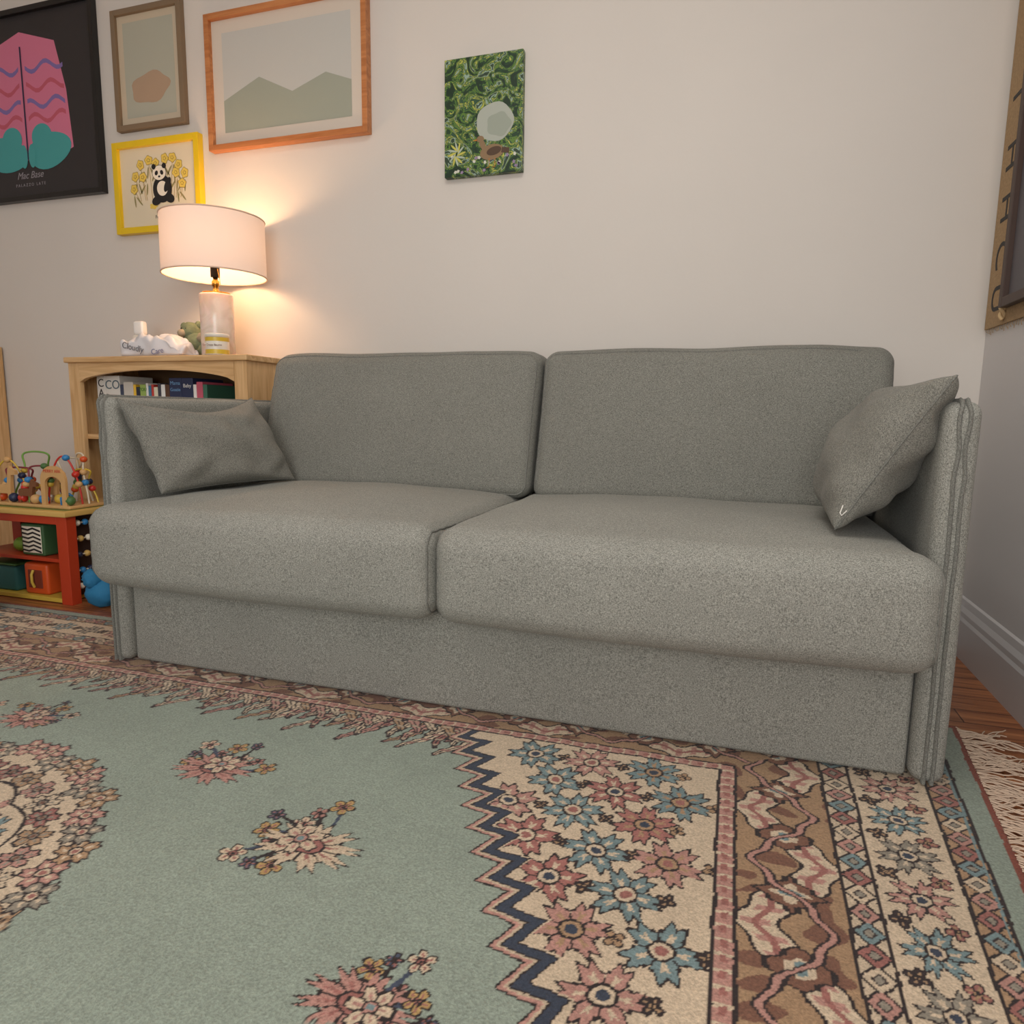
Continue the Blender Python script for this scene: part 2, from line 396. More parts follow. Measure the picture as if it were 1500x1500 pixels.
# ------------------------------------------------------------------ sofa
sofa=empty('sofa',(-.615,1.9,0))
ZB=.0115
def nz3(p,f,a,o=0): return a*noise.noise(Vector((p[0]*f+o,p[1]*f,p[2]*f)))
AX0,AX1=-1.66,-1.597; BX0,BX1=.367,.43
def armdef(p):
    return (p[0]+nz3(p,4,.002),p[1]+nz3(p,5,.001,3),p[2]+(nz3(p,5,.004,5) if p[2]>.5 else 0))
rbox('arm_left',(AX0,1.447,ZB),(AX1,2.42,.755),.024,M_sofa,sofa,n=(3,24,20),deform=armdef)
rbox('arm_right',(BX0,1.447,ZB),(BX1,2.42,.755),.024,M_sofa,sofa,n=(3,24,20),deform=armdef)
def flange(name,x,seed):
    path=[]
    for z in np.linspace(ZB+.002,.735,60): path.append((1.450,z,0))
    for k in range(1,6):
        a=k/6*math.pi/2; path.append((1.450+.02*(1-math.cos(a)),.735+.02*math.sin(a),a))
    for y in np.linspace(1.472,2.40,60): path.append((y,.752,math.pi/2))
    V=[];F=[]
    for i,(y,z,a) in enumerate(path):
        ny,nz=-math.cos(a),math.sin(a)
        wx=.0016*noise.noise(Vector((i*.12,seed,0)))+(.0020*math.sin(i*.7+seed) if 46<i<72 else 0)
        for (ox,h) in ((-.0035,-.008),(-.0035,.006),(0,.0085),(.0035,.006),(.0035,-.008)):
            V.append((x+ox+wx,y+ny*h,z+nz*h))
    for i in range(len(path)-1):
        for k in range(4): a0=i*5+k; F.append((a0,a0+1,a0+6,a0+5))
    F.append((0,1,2,3,4)); m=(len(path)-1)*5; F.append((m,m+1,m+2,m+3,m+4))
    mesh(name,V,F,M_pipe,sofa)
flange('arm_left_flange_a',AX0+.016,1); flange('arm_left_flange_b',AX0+.032,3)
flange('arm_right_flange_a',BX0+.024,2); flange('arm_right_flange_b',BX0+.038,5)
M_st=mat('staple_steel',(200,200,200),.3,metal=.8)
for z in (.34,.42,.47,.60,.66):
    tube('staple',[(BX1+.001,1.475,z),(BX1+.003,1.485,z+.004)],.0008,M_st,sofa)
rbox('base',(AX1+.002,1.467,ZB),(BX0-.002,2.36,.25),.012,M_sofa,sofa,n=(30,4,6),deform=lambda p:(p[0],p[1]+nz3(p,4,.003),p[2]))
rbox('back_frame',(AX1+.002,2.31,ZB),(BX0-.002,2.42,.745),.03,M_sofa,sofa,n=(20,3,10))
rbox('sofa_foot_left',(-1.64,2.30,.0005),(-1.60,2.34,ZB+.01),.003,mat('foot_black',(25,25,25)),sofa)
rbox('sofa_foot_right',(.38,2.30,.0005),(.42,2.34,ZB+.01),.003,mat('foot_black',(25,25,25)),sofa)
def seat_def(x0,x1,seed,outer):
    def f(p):
        x,y,z=p
        u=(x-(x0+x1)/2)/((x1-x0)/2); v=(y-1.78)/.44
        cr=max(0,1-abs(u)**3.6)*max(0,1-abs(v)**2.6)
        tz=max(0,min(1,(z-.32)/.15))
        z2=z+.026*cr*tz+nz3(p,5,.006,seed)*tz
        if z<.32: z2-=.007*(1-u*u)
        if y<1.55:
            vv=(z-.36)/.11; y2=y-.012*max(0,1-vv*vv)*max(0,1-abs(u)**8)
        else: y2=y
        y2+=nz3(p,6,.003,seed+4)
        e=max(0,(abs(u)-.94)/.06)
        y2+=e*.0018*math.sin(z*160); z2+=e*.0022*math.sin(y*150)*(1 if z>.4 else 0)
        x2=x
        so=u*outer
        if so>0 and y<1.45:
            t=min(1,(1.445-y)/.03) if y<1.445 else 0
            t=t*t*(3-2*t)
            x2=x+outer*(.030 if outer<0 else .015)*t*max(0,(so-.8)/.2)
        return (x2,y2,z2)
    return f
def profile_loop(x,y0,y1,z0,z1,r,f,inset=0):
    pts=[]
    for (cy,cz,a0) in ((y0+r,z1-r,90),(y0+r,z0+r,180),(y1-r,z0+r,270),(y1-r,z1-r,0)):
        for k in range(9):
            a=math.radians(a0+k*90/8); pts.append((x,cy+r*math.cos(a),cz+r*math.sin(a)))
    dense=[]
    for i in range(len(pts)):
        p,q=np.array(pts[i]),np.array(pts[(i+1)%len(pts)]); n=max(1,int(np.linalg.norm(q-p)/.015))
        for t in range(n): dense.append(f(p+(q-p)*t/n))
    return dense
for nm,x0,x1,sd,ou in (('seat_cushion_left',AX1+.002,-.622,1,-1),('seat_cushion_right',-.620,BX0-.002,7,1)):
    f=seat_def(x0,x1,sd,ou); R0=.048
    rbox(nm,(x0,1.350,.254),(x1,2.25,.470),R0,M_sofa,sofa,n=(50,44,8),k=7,deform=f)
    for xs in (x0+.012,x1-.012):
        ins=R0-math.sqrt(R0**2-(R0-.012)**2)
        tube(nm+'_seam',profile_loop(xs,1.350+ins,2.25-ins,.254+ins,.470-ins,R0-ins,f),.0026,M_pipe,sofa,True)
def back_def(x0,x1,seed):
    def f(p):
        x,y,z=p
        u=(x-(x0+x1)/2)/((x1-x0)/2); v=(z-.69)/.23
        cr=max(0,1-abs(u)**4)*max(0,1-abs(v)**4)
        s=-1 if y<2.07 else 1
        y2=y+(z-.46)*.27+ (s*.016*cr if s<0 else 0)+nz3(p,4,.006,seed)
        z2=z+nz3(p,5,.007,seed+2)*(1 if z>.7 else 0)-.012*(abs(u)**5)*(1 if z>.8 else 0)*(.5)
        e=max(0,(abs(u)-.95)/.05); y2+=e*.0015*math.sin(z*140)
        x2=x+nz3(p,6,.003,seed)
        return (x2,y2,z2)
    return f
for nm,x0,x1,sd in (('back_cushion_left',-1.578,-.590,3),('back_cushion_right',-.582,.408,11)):
    f=back_def(x0,x1,sd)
    rbox(nm,(x0,1.99,.462),(x1,2.16,.925),.045,M_sofa_shaded,sofa,n=(44,4,26),k=6,
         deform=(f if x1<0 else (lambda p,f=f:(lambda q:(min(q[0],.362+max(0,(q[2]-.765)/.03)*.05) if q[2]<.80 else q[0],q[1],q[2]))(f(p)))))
    r=.045; ins=.013; yy=1.99+ins; q=r-math.sqrt(r*r-(r-ins)**2)
    if nm.endswith('left'):
        pts=[]
        for (cx,cz,a0) in ((x1-r,.925-r,0),(x0+r,.925-r,90),(x0+r,.462+r,180),(x1-r,.462+r,270)):
            for k in range(9):
                a=math.radians(a0+k*90/8); pts.append((cx+(r-q)*math.cos(a),yy,cz+(r-q)*math.sin(a)))
        cyc=True
    else:
        pts=[(x0+r-(r-q),yy,.52)]
        for (cx,cz,a0) in ((x0+r,.925-r,180),):
            for k in range(9):
                a=math.radians(a0-k*90/8); pts.append((cx+(r-q)*math.cos(a),yy,cz+(r-q)*math.sin(a)))
        pts.append((.34,yy,.925-q)); cyc=False
    dense=[]
    for i in range(len(pts) if cyc else len(pts)-1):
        p,qq=np.array(pts[i]),np.array(pts[(i+1)%len(pts)]); n=max(1,int(np.linalg.norm(qq-p)/.02))
        for t in range(n): dense.append(f(p+(qq-p)*t/n))
    tube(nm+'_welt',dense,.0026,M_pipe,sofa,cyc)

def pillow(name,TL,TR,BR,BL,T,sag,seed,bias=0):
    TL,TR,BR,BL=[np.array(p,float) for p in (TL,TR,BR,BL)]
    root=empty(name,tuple((TL+TR+BR+BL)/4))
    N=60; nrm=np.cross(TR-TL,BL-TL); nrm/=np.linalg.norm(nrm)
    up=(TL+TR-BL-BR); up/=np.linalg.norm(up)
    def base(u,v):
        uu=u*(1-.05*(1-v*v)**1); vv=v*(1-.06*(1-u*u))
        a=(uu+1)/2; b=(vv+1)/2
        p=(BL*(1-a)+BR*a)*(1-b)+(TL*(1-a)+TR*a)*b
        return p-up*sag*(1-u*u)*max(0,v)**1.5
    V=[];F=[]
    for s in (1,-1):
        for i in range(N+1):
            for j in range(N+1):
                u=-math.cos(math.pi*i/N); v=-math.cos(math.pi*j/N)
                p=base(u,v); h=T/2*(max(0,(1-u*u))*max(0,(1-v*v)))**.42
                q=min(1,h/(T*.25))
                w=nz3(p,13,.016,seed)*q+.008*math.sin((u*3+v*5)*1.5+seed)*q
                w+=.008*q*math.sin((u-v)*9+seed)*math.exp(-((abs(u)-.7)**2+(abs(v)-.7)**2)*6)
                if s>0: w-=.010*q*math.exp(-((v-.35+.3*u)**2)*40)*(1-u*u)*(1 if sag>0 else 0)
                h2=h*(1-.10*abs(u*v)**.5)
                V.append(p+nrm*s*(h2+w*(1 if s>0 else .5))+nrm*bias*h)
    M_=(N+1)**2
    for s in (0,1):
        for i in range(N):
            for j in range(N):
                a=s*M_+i*(N+1)+j; q=(a,a+N+1,a+N+2,a+1)
                F.append(q if s else q[::-1])
    o=mesh('pillow_body',V,F,M_pil,root)
    bm=bmesh.new(); bm.from_mesh(o.data); bmesh.ops.remove_doubles(bm,verts=bm.verts,dist=.0005); bmesh.ops.recalc_face_normals(bm,faces=bm.faces); bm.to_mesh(o.data); bm.free(); o.data.shade_smooth()
    loop=[]
    for k in range(40): loop.append(base(-1+2*k/40,1))
    for k in range(40): loop.append(base(1,1-2*k/40))
    for k in range(40): loop.append(base(1-2*k/40,-1))
    for k in range(40): loop.append(base(-1,-1+2*k/40))
    tube('pillow_seam',loop,.0022,M_pipe,root,True)
    return root
pillow('throw_pillow',(-1.585,1.45,.75),(-1.575,1.985,.765),(-1.39,1.95,.500),(-1.50,1.50,.492),.15,.045,2)
rp=pillow('throw_pillow',(.345,1.92,.785),(.375,1.435,.800),(.205,1.50,.500),(.245,1.95,.510),.18,.0,8)
tube('white_thread',[(.215,1.492,.550),(.21,1.488,.535),(.213,1.486,.53),(.222,1.487,.54)],.0012,mat('thread_white',(235,232,225)),rp)

# ------------------------------------------------------------------ bookshelf
bs=empty('bookshelf',(-2.13,2.29,0))
x0,x1,y0,y1,zt=-2.572,-1.70,2.13,2.465,.925
box('side_left',(x0+.008,y0+.02,0),(x0+.028,y1,zt-.02),M_pine,bs)
box('side_right',(x1-.028,y0+.02,0),(x1-.008,y1,zt-.02),M_pine,bs)
rbox('top_board',(x0-.004,y0-.012,zt-.022),(x1+.004,y1,zt),.004,M_pineh,bs,n=(1,1,1),k=2,smooth=False)
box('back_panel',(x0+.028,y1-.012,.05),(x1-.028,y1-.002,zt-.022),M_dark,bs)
for i,z in enumerate((.06,.33,.60)):
    box('shelf_%d'%(i+1),(x0+.028,y0+.02,z),(x1-.028,y1-.012,z+.02),M_pineh,bs)
box('stile_left',(x0+.006,y0,0),(x0+.062,y0+.02,zt-.022),M_pine,bs)
box('stile_right',(x1-.062,y0,0),(x1-.006,y0+.02,zt-.022),M_pine,bs)
V=[];F=[];n=24; xa,xb=x0+.062,x1-.062; ztop=zt-.022
for i in range(n+1):
    t=i/n; x=xa+(xb-xa)*t; zz=ztop-.075+.045*min(1,max(0,math.sin(math.pi*t))**.55)
    for y in (y0,y0+.02): V+= [(x,y,zz),(x,y,ztop)]
for i in range(n):
    a=i*4; b_=a+4
    F+=[(a,b_,b_+1,a+1),(a+2,a+3,b_+3,b_+2),(a,a+2,b_+2,b_),(a+1,b_+1,b_+3,a+3)]
mesh('arched_rail',V,F,M_pineh,bs,False)
box('kick_rail',(xa,y0,0),(xb,y0+.02,.07),M_pineh,bs)

bk=empty('books',(-2.1,2.3,.62))
cols=[(228,224,216),(226,222,214),(60,70,92),(206,200,190),(236,190,60),(40,44,60),(150,175,90),(230,228,222),(70,120,150),(190,60,50),(225,215,190),(60,60,70),(235,235,230),(90,60,40),(38,48,80),(38,48,80),(238,236,230),(200,90,110),(60,110,90)]
x=-2.49; i=0
hs=[.235,.235,.20,.21,.2,.19,.2,.205,.195,.2,.19,.205,.2,.2,.225,.225,.2,.21,.2,.19,.2]
ws=[.045,.075,.018,.05,.014,.02,.03,.012,.015,.012,.02,.016,.02,.022,.06,.055,.016,.03,.02]
spines=[]
while x<-1.80 and i<len(ws):
    c=cols[i%len(cols)]; w_=ws[i]; h=hs[i]
    rbox('book_%d'%(i+1),(x,2.19,.6205),(x+w_-.001,2.36,.6205+h),.002,mat('book_cover_%d'%i,c,.5),bk,n=(1,1,1),k=1,smooth=False)
    spines.append((x+w_/2,.62+h)); x+=w_; i+=1
Y_=2.189
ink=mat('ink_dark',(35,32,34)); inkw=mat('ink_white',(230,230,225)); inkt=mat('ink_blue',(120,165,205))
text('spine_text_a','C',(spines[0][0],Y_,.825),.045,ink,bk); text('spine_text_b','A',(spines[0][0],Y_,.785),.045,ink,bk)
text('spine_text_c','CO',(spines[1][0],Y_,.818),.05,mat('ink_slate',(90,110,120)),bk)
text('spine_text_d','YOU',(spines[6][0],Y_,.80),.018,mat('ink_green',(70,120,50)),bk)
text('spine_text_e','Mama',(spines[14][0]-.0,Y_,.825),.020,inkt,bk); text('spine_text_f','Goatie',(spines[14][0],Y_,.80),.018,inkt,bk)
text('spine_text_g','Baby',(spines[15][0],Y_,.815),.020,inkw,bk)
x=-2.50
for k in range(16):
    w_=random.uniform(.015,.05)
    if x+w_>-1.78: break
    rbox('book_low_%d'%k,(x,2.2,.3505),(x+w_-.001,2.36,.3505+random.uniform(.15,.21)),.002,mat('book_cover_%d'%((k*5)%15),(90,90,90)),bk,n=(1,1,1),k=1,smooth=False); x+=w_

# ------------------------------------------------------------------ lamp
lx,ly=-1.944,2.268
lamp=empty('table_lamp',(lx,ly,.9255))
def marble():
    m=bpy.data.materials.new('alabaster'); m.use_nodes=True; nt=m.node_tree; b=nt.nodes['Principled BSDF']
    tc=nt.nodes.new('ShaderNodeTexCoord'); n=nt.nodes.new('ShaderNodeTexNoise'); n.inputs['Scale'].default_value=14; n.inputs['Detail'].default_value=8; n.inputs['Distortion'].default_value=1.5
    r=nt.nodes.new('ShaderNodeValToRGB'); e=r.color_ramp.elements; e[0].position=.36; e[1].position=.6
    e[0].color=(*lin((208,196,184)),1); e[1].color=(*lin((222,212,204)),1)
    nt.links.new(tc.outputs['Object'],n.inputs['Vector']); nt.links.new(n.outputs['Fac'],r.inputs['Fac']); nt.links.new(r.outputs['Color'],b.inputs['Base Color']); b.inputs['Roughness'].default_value=.18
    b.inputs['Subsurface Weight'].default_value=.4; b.inputs['Subsurface Scale'].default_value=.03
    return m
M_mar=marble(); M_brass=mat('brass',(196,148,70),.25,metal=1.0)
lathe('column',[(.060,0),(.062,.003),(.062,.236),(.060,.240)],(lx,ly,.9262),M_mar,lamp)
lathe('cap',[(.052,0),(.052,.007),(.012,.010),(.010,.03),(.014,.032),(.014,.05),(.009,.055),(.009,.07)],(lx,ly,1.1662),M_brass,lamp)
lathe('socket',[(.017,0),(.017,.05),(.02,.052)],(lx,ly,1.232),mat('socket_black',(30,28,28),.4),lamp)
msh=bpy.data.materials.new('shade_linen'); msh.use_nodes=True; nt=msh.node_tree; nt.nodes.remove(nt.nodes['Principled BSDF'])
df=nt.nodes.new('ShaderNodeBsdfDiffuse'); df.inputs['Color'].default_value=(.80,.71,.66,1)
tr=nt.nodes.new('ShaderNodeBsdfTranslucent'); tr.inputs['Color'].default_value=(.82,.74,.74,1)
mx=nt.nodes.new('ShaderNodeMixShader'); mx.inputs[0].default_value=.13
nt.links.new(df.outputs[0],mx.inputs[1]); nt.links.new(tr.outputs[0],mx.inputs[2]); nt.links.new(mx.outputs[0],nt.nodes['Material Output'].inputs[0])
lathe('shade',[(.189,0),(.187,.213)],(lx,ly,1.235),msh,lamp,n=72,cap=False)
for z,r in ((1.236,.189),(1.447,.187)):
    tube('shade_rim',[(lx+r*math.cos(a),ly+r*math.sin(a),z) for a in np.linspace(0,2*math.pi,72,endpoint=False)],.003,mat('rim_white',(225,200,180)),lamp,True)
for a in (0.3,2.4,4.5):
    tube('spider_arm',[(lx,ly,1.43),(lx+.186*math.cos(a),ly+.186*math.sin(a),1.436)],.0015,M_brass,lamp)
mb=bpy.data.materials.new('bulb_glow'); mb.use_nodes=True; b=mb.node_tree.nodes['Principled BSDF']; b.inputs['Emission Color'].default_value=(1,.72,.42,1); b.inputs['Emission Strength'].default_value=6
ball('bulb',(lx,ly,1.325),(.028,.028,.038),mb,lamp)
pl=bpy.data.lights.new('bulb_light','POINT'); pl.energy=9.5; pl.color=(1,.60,.32); pl.shadow_soft_size=.045
plo=bpy.data.objects.new('bulb_light',pl); COL.objects.link(plo); plo.parent=lamp; plo.matrix_parent_inverse=Matrix.Translation(-Vector(lamp.location))
plo.location=(lx,ly,1.34)
tube('pull_chain',[(lx+.02,ly-.01,1.26),(lx+.03,ly-.012,1.22),(lx+.032,ly-.012,1.2)],.0012,M_brass,lamp)

ZT=.9262
jar=empty('balm_jar',(-1.86,2.165,ZT)); jx,jy=-1.863,2.168
M_jw=mat('jar_white',(228,222,210),.35); M_jy=mat('jar_yellow',(214,182,56),.35)
lathe('body',[(.040,0),(.042,.004),(.042,.058),(.040,.060)],(jx,jy,ZT),M_jw,jar)
lathe('lid',[(.0435,0),(.0435,.012),(.041,.014)],(jx,jy,ZT+.064),M_jw,jar)
lathe('label_band',[(.0424,0),(.0424,.016)],(jx,jy,ZT+.004),M_jy,jar,cap=False)
lathe('label_band_top',[(.0424,0),(.0430,.014)],(jx,jy,ZT+.050),M_jy,jar,cap=False)
text('label_text','Le Doux Baume',(jx+.014,jy-.0425,ZT+.035),.0105,mat('ink_brown',(110,70,50)),jar,rot=(90,0,20))
M_bag=mat('plastic_white',(222,222,226),.35,.3,25)
wp=empty('wipes_pack',(-2.2,2.2,ZT))
def bagdef(p):
    q=Vector(p)*22; t=(p[2]-ZT)/.08
    return (p[0]+.012*noise.noise(q),p[1]+.01*noise.noise(q+Vector((5,0,0))),max(ZT,p[2]+(.03*noise.noise(q*1.3+Vector((0,9,0)))-.03*abs((p[0]+2.2)/.14)**2)*t))
rbox('pack',(-2.335,2.155,ZT),(-2.02,2.26,ZT+.085),.025,M_bag,wp,n=(30,10,6),k=4,deform=bagdef)
text('pack_text_a','Cloudly',(-2.25,2.1500,ZT+.034),.034,mat('ink_grey',(90,95,105)),wp,rot=(90,12,0))
text('pack_text_b','Care',(-2.13,2.1490,ZT+.018),.03,mat('ink_grey2',(120,125,160)),wp,rot=(90,-8,0))
sb=empty('spray_bottle',(-2.36,2.29,ZT))
rbox('bottle',(-2.385,2.275,ZT),(-2.325,2.315,ZT+.10),.012,M_jw,sb,n=(2,2,4))
rbox('cap',(-2.380,2.28,ZT+.10),(-2.330,2.31,ZT+.155),.010,mat('cap_white',(244,242,238),.3),sb,n=(2,2,2))
M_pl=mat('plush_green',(120,132,104),1,.9,120,.15,40); M_pl2=mat('plush_tan',(160,150,128),1,.9,120,.15,40)
ps=empty('plush_toy',(-2.11,2.33,ZT))
ball('plush_body',(-2.11,2.335,ZT+.055),(.065,.05,.055),M_pl,ps,.12)
ball('plush_head',(-2.13,2.33,ZT+.112),(.044,.038,.038),M_pl,ps,.1)
ball('plush_snout',(-2.145,2.30,ZT+.104),(.02,.02,.016),M_pl2,ps)
ball('plush_ear_a',(-2.168,2.335,ZT+.135),(.016,.01,.016),M_pl,ps); ball('plush_ear_b',(-2.096,2.335,ZT+.138),(.016,.01,.016),M_pl,ps)
ball('plush_arm_a',(-2.045,2.31,ZT+.085),(.036,.022,.022),M_pl2,ps,.1); ball('plush_leg_a',(-2.04,2.30,ZT+.03),(.032,.022,.026),M_pl,ps,.1)
ball('plush_leg_b',(-2.17,2.30,ZT+.03),(.03,.025,.024),M_pl,ps,.1)
for dx_ in (-.012,.012): ball('plush_eye',(-2.135+dx_,2.297,ZT+.122),.0035,ink,ps)

# ------------------------------------------------------------------ pictures
def frame(name,x0,x1,z0,z1,bw,mf,depth=.022,mm=None,mat_in=None,mw=0):
    r=empty(name,((x0+x1)/2,WY-.012,(z0+z1)/2)); yb=WY-.001; yf=yb-depth
    box('frame_left',(x0,yf,z0),(x0+bw,yb,z1),mf,r); box('frame_right',(x1-bw,yf,z0),(x1,yb,z1),mf,r)
    box('frame_top',(x0+bw,yf,z1-bw),(x1-bw,yb,z1),mf,r); box('frame_bottom',(x0+bw,yf,z0),(x1-bw,yb,z0+bw),mf,r)
    ya=yb-depth*.45
    flat('print',[(x0+bw,z0+bw),(x1-bw,z0+bw),(x1-bw,z1-bw),(x0+bw,z1-bw)],ya,mm,r)
    return r,ya
M_yel=mat('yellow_lacquer',(232,196,20),.35)
pf,ya=frame('panda_print',-2.600,-2.147,1.472,1.845,.026,M_yel,.03,mat('print_cream',(226,214,186),.7))
M_blk=mat('print_black',(28,26,26)); M_ros=mat('print_rose',(230,200,90)); M_rosd=mat('print_rose_line',(150,120,40)); M_lf=mat('print_leaf',(150,140,90)); M_wh=mat('print_white',(238,230,212))
cx,cz=-2.365,1.665; e=.0004
k=0
for (ax_,az_) in [(-.13,.04),(-.10,.085),(-.055,.10),(-.02,.085),(.03,.10),(.07,.10),(.10,.07),(.13,.035),(.115,-.005),(-.09,.035),(-.14,-.01),(.085,.04)]:
    k+=1
    tube('rose_stem',[(cx+ax_,ya-e,cz+az_),(cx+ax_*.8,ya-e,cz-.06)],.0008,M_rosd,pf)
    flat('rose',ell(cx+ax_,cz+az_,.021,.019,k,wob=.1),ya-e*2,M_rosd,pf); flat('rose_fill',ell(cx+ax_,cz+az_,.019,.017,k,wob=.1),ya-e*3,M_ros,pf)
    flat('rose_swirl',ell(cx+ax_,cz+az_,.008,.007,k,wob=.15),ya-e*4,M_rosd,pf); flat('rose_core',ell(cx+ax_,cz+az_,.006,.005,k),ya-e*5,M_ros,pf)
    for q_ in (-1,1): flat('leaf',ell(cx+ax_*.9+.012*q_,cz+az_-.05,.004,.024,.4*math.sin(k*3)+.3*q_),ya-e*2,M_lf,pf)
flat('petals_fallen',ell(cx-.04,cz-.085,.02,.012,0,wob=.15),ya-e*3,M_ros,pf)
flat('panda_body',ell(cx+.012,cz-.02,.050,.055,0),ya-e*6,M_blk,pf); flat('panda_belly',ell(cx+.012,cz-.018,.028,.030,.2),ya-e*7,M_wh,pf)
flat('panda_leg_a',ell(cx-.02,cz-.065,.026,.018,.3),ya-e*8,M_blk,pf); flat('panda_leg_b',ell(cx+.05,cz-.06,.024,.018,-.4),ya-e*8,M_blk,pf)
flat('panda_arm',ell(cx+.04,cz-.005,.014,.032,-.5),ya-e*8,M_blk,pf)
flat('panda_head_line',ell(cx,cz+.045,.037,.031),ya-e*8,M_blk,pf); flat('panda_head',ell(cx,cz+.045,.035,.029),ya-e*9,M_wh,pf)
for s in (-1,1):
    flat('panda_ear',ell(cx+s*.027,cz+.071,.011,.011),ya-e*10,M_blk,pf); flat('panda_eye',ell(cx+s*.014,cz+.045,.008,.010,s*.5),ya-e*10,M_blk,pf)
flat('panda_nose',ell(cx,cz+.03,.006,.004),ya-e*10,M_blk,pf)
text('print_caption','Fetortab',(cx,ya-e,1.535),.020,M_blk,pf)
M_bf=mat('frame_black',(22,20,20),.35)
po,ya=frame('gig_poster',-3.53,-2.664,1.655,2.45,.022,M_bf,.03,mat('poster_charcoal',(46,42,44),.5))
M_pk=mat('poster_pink',(214,120,150)); M_pk2=mat('poster_pink_dark',(196,90,110)); M_tl=mat('poster_teal',(70,160,160)); M_pu=mat('poster_violet',(130,110,170))
pcx=-3.097
flat('pink_field',[(pcx-.27,1.86),(pcx-.10,1.80),(pcx,1.83),(pcx+.10,1.80),(pcx+.27,1.86),(pcx+.25,2.10),(pcx+.2,2.3),(pcx,2.36),(pcx-.2,2.3),(pcx-.25,2.10)],ya-.0004,M_pk,po)
for s in (-1,1):
    for i,(mm,zz) in enumerate(((M_pk2,1.99),(M_pu,2.05),(M_pk2,2.12),(M_pu,2.2))):
        pts=[]
        for t in range(13):
            f=t/12; pts.append((pcx+s*(.02+.22*f),zz+.018*math.sin(f*9+i)))
        for t in range(12,-1,-1):
            f=t/12; pts.append((pcx+s*(.02+.22*f),zz+.018+.018*math.sin(f*9+i)))
        flat('wave_stripe',pts if s<0 else pts[::-1],ya-.0008,mm,po)
    flat('teal_lobe',ell(pcx+s*.13,1.86,.125,.075,s*.15,wob=.04,k=3),ya-.0012,M_tl,po)
    flat('teal_lobe_top',ell(pcx+s*.09,1.92,.06,.055,0),ya-.0016,M_tl,po)
    flat('teal_drop',ell(pcx+s*.025,1.845,.022,.05,0),ya-.002,M_tl,po)
flat('centre_line',[(pcx-.004,1.83),(pcx+.004,1.83),(pcx+.004,2.3),(pcx-.004,2.3)],ya-.0024,mat('poster_navy',(40,40,70)),po)
M_gt=mat('poster_grey_ink',(150,145,150))
text('poster_script','Mac Base',(pcx,ya-.0004,1.765),.042,M_gt,po,shear=.35); text('poster_caption','P A L A Z Z O   L A T E',(pcx,ya-.0004,1.725),.018,M_gt,po)
g,ya=frame('framed_print',-2.57,-2.21,1.89,2.36,.022,mat('frame_taupe',(128,108,84),.5),.025,mat('print_sand',(200,186,162)))
flat('mat_board',[(-2.52,1.94),(-2.26,1.94),(-2.26,2.31),(-2.52,2.31)],ya-.0004,mat('print_sage',(176,176,160)),g)
flat('print_hill',ell(-2.39,2.05,.10,.06,.1,wob=.08),ya-.0008,mat('print_clay',(176,150,125)),g)
g,ya=frame('framed_landscape',-2.09,-1.366,1.762,2.27,.022,wood_mat('frame_oak',(176,108,58),(204,136,82),(1,14,14)),.035,mat('print_ivory',(214,204,190)))
flat('picture_area',[(-2.02,1.83),(-1.44,1.83),(-1.44,2.20),(-2.02,2.20)],ya-.0004,mat('picture_sky',(196,196,190)),g)
flat('picture_hills',[(-2.02,1.83),(-1.44,1.83),(-1.44,1.96),(-1.55,2.0),(-1.7,1.95),(-1.85,2.02),(-2.02,1.95)],ya-.0008,mat('picture_hill',(160,165,150)),g)
bp_=empty('bird_painting',(-.91,2.46,1.77))
mc=bpy.data.materials.new('painted_foliage'); mc.use_nodes=True; nt=mc.node_tree; b=nt.nodes['Principled BSDF']; b.inputs['Roughness'].default_value=.4
tc=nt.nodes.new('ShaderNodeTexCoord'); n=nt.nodes.new('ShaderNodeTexNoise'); n.inputs['Scale'].default_value=16; n.inputs['Detail'].default_value=3; n.inputs['Distortion'].default_value=2.5
r=nt.nodes.new('ShaderNodeValToRGB'); r.color_ramp.interpolation='CONSTANT'
for pos,c in ((.40,(34,66,40)),(.46,(96,132,52)),(.50,(50,84,60)),(.54,(186,190,84)),(.565,(80,110,60)),(.60,(150,176,160)),(.64,(50,70,50))):
    el=r.color_ramp.elements.new(pos); el.color=(*lin(c),1)
r.color_ramp.elements[0].color=(*lin((24,50,30)),1)
nt.links.new(tc.outputs['Object'],n.inputs['Vector']); nt.links.new(n.outputs['Fac'],r.inputs['Fac']); nt.links.new(r.outputs['Color'],b.inputs['Base Color'])
box('canvas',(-1.058,2.445,1.573),(-.763,2.469,1.97),mc,bp_)
y_=2.4445; bx,bz=-.875,1.64
flat('moon',ell(-.865,1.745,.070,.065,0,wob=.03),y_-.0003,mat('paint_mist',(176,182,170)),bp_)
flat('moon_shade',ell(-.85,1.735,.045,.04,0,wob=.08),y_-.0005,mat('paint_mist2',(158,166,152)),bp_)
M_bb=mat('paint_bird',(142,116,84)); M_bd=mat('paint_bird_dark',(84,62,44))
flat('bird_body',ell(bx,bz+.005,.045,.026,.1),y_-.0007,M_bb,bp_); flat('bird_wing',ell(bx+.008,bz+.008,.028,.014,.2),y_-.0011,M_bd,bp_)
flat('bird_neck',ell(bx-.035,bz+.032,.010,.022,.4),y_-.0009,M_bb,bp_); flat('bird_head',ell(bx-.044,bz+.052,.014,.011,0),y_-.0013,M_bb,bp_)
flat('bird_bill',[(bx-.056,bz+.054),(bx-.072,bz+.048),(bx-.056,bz+.047)],y_-.0013,mat('paint_orange',(205,130,50)),bp_)
flat('bird_tail',[(bx+.035,bz),(bx+.065,bz-.004),(bx+.065,bz+.014),(bx+.038,bz+.018)],y_-.0010,M_bd,bp_)
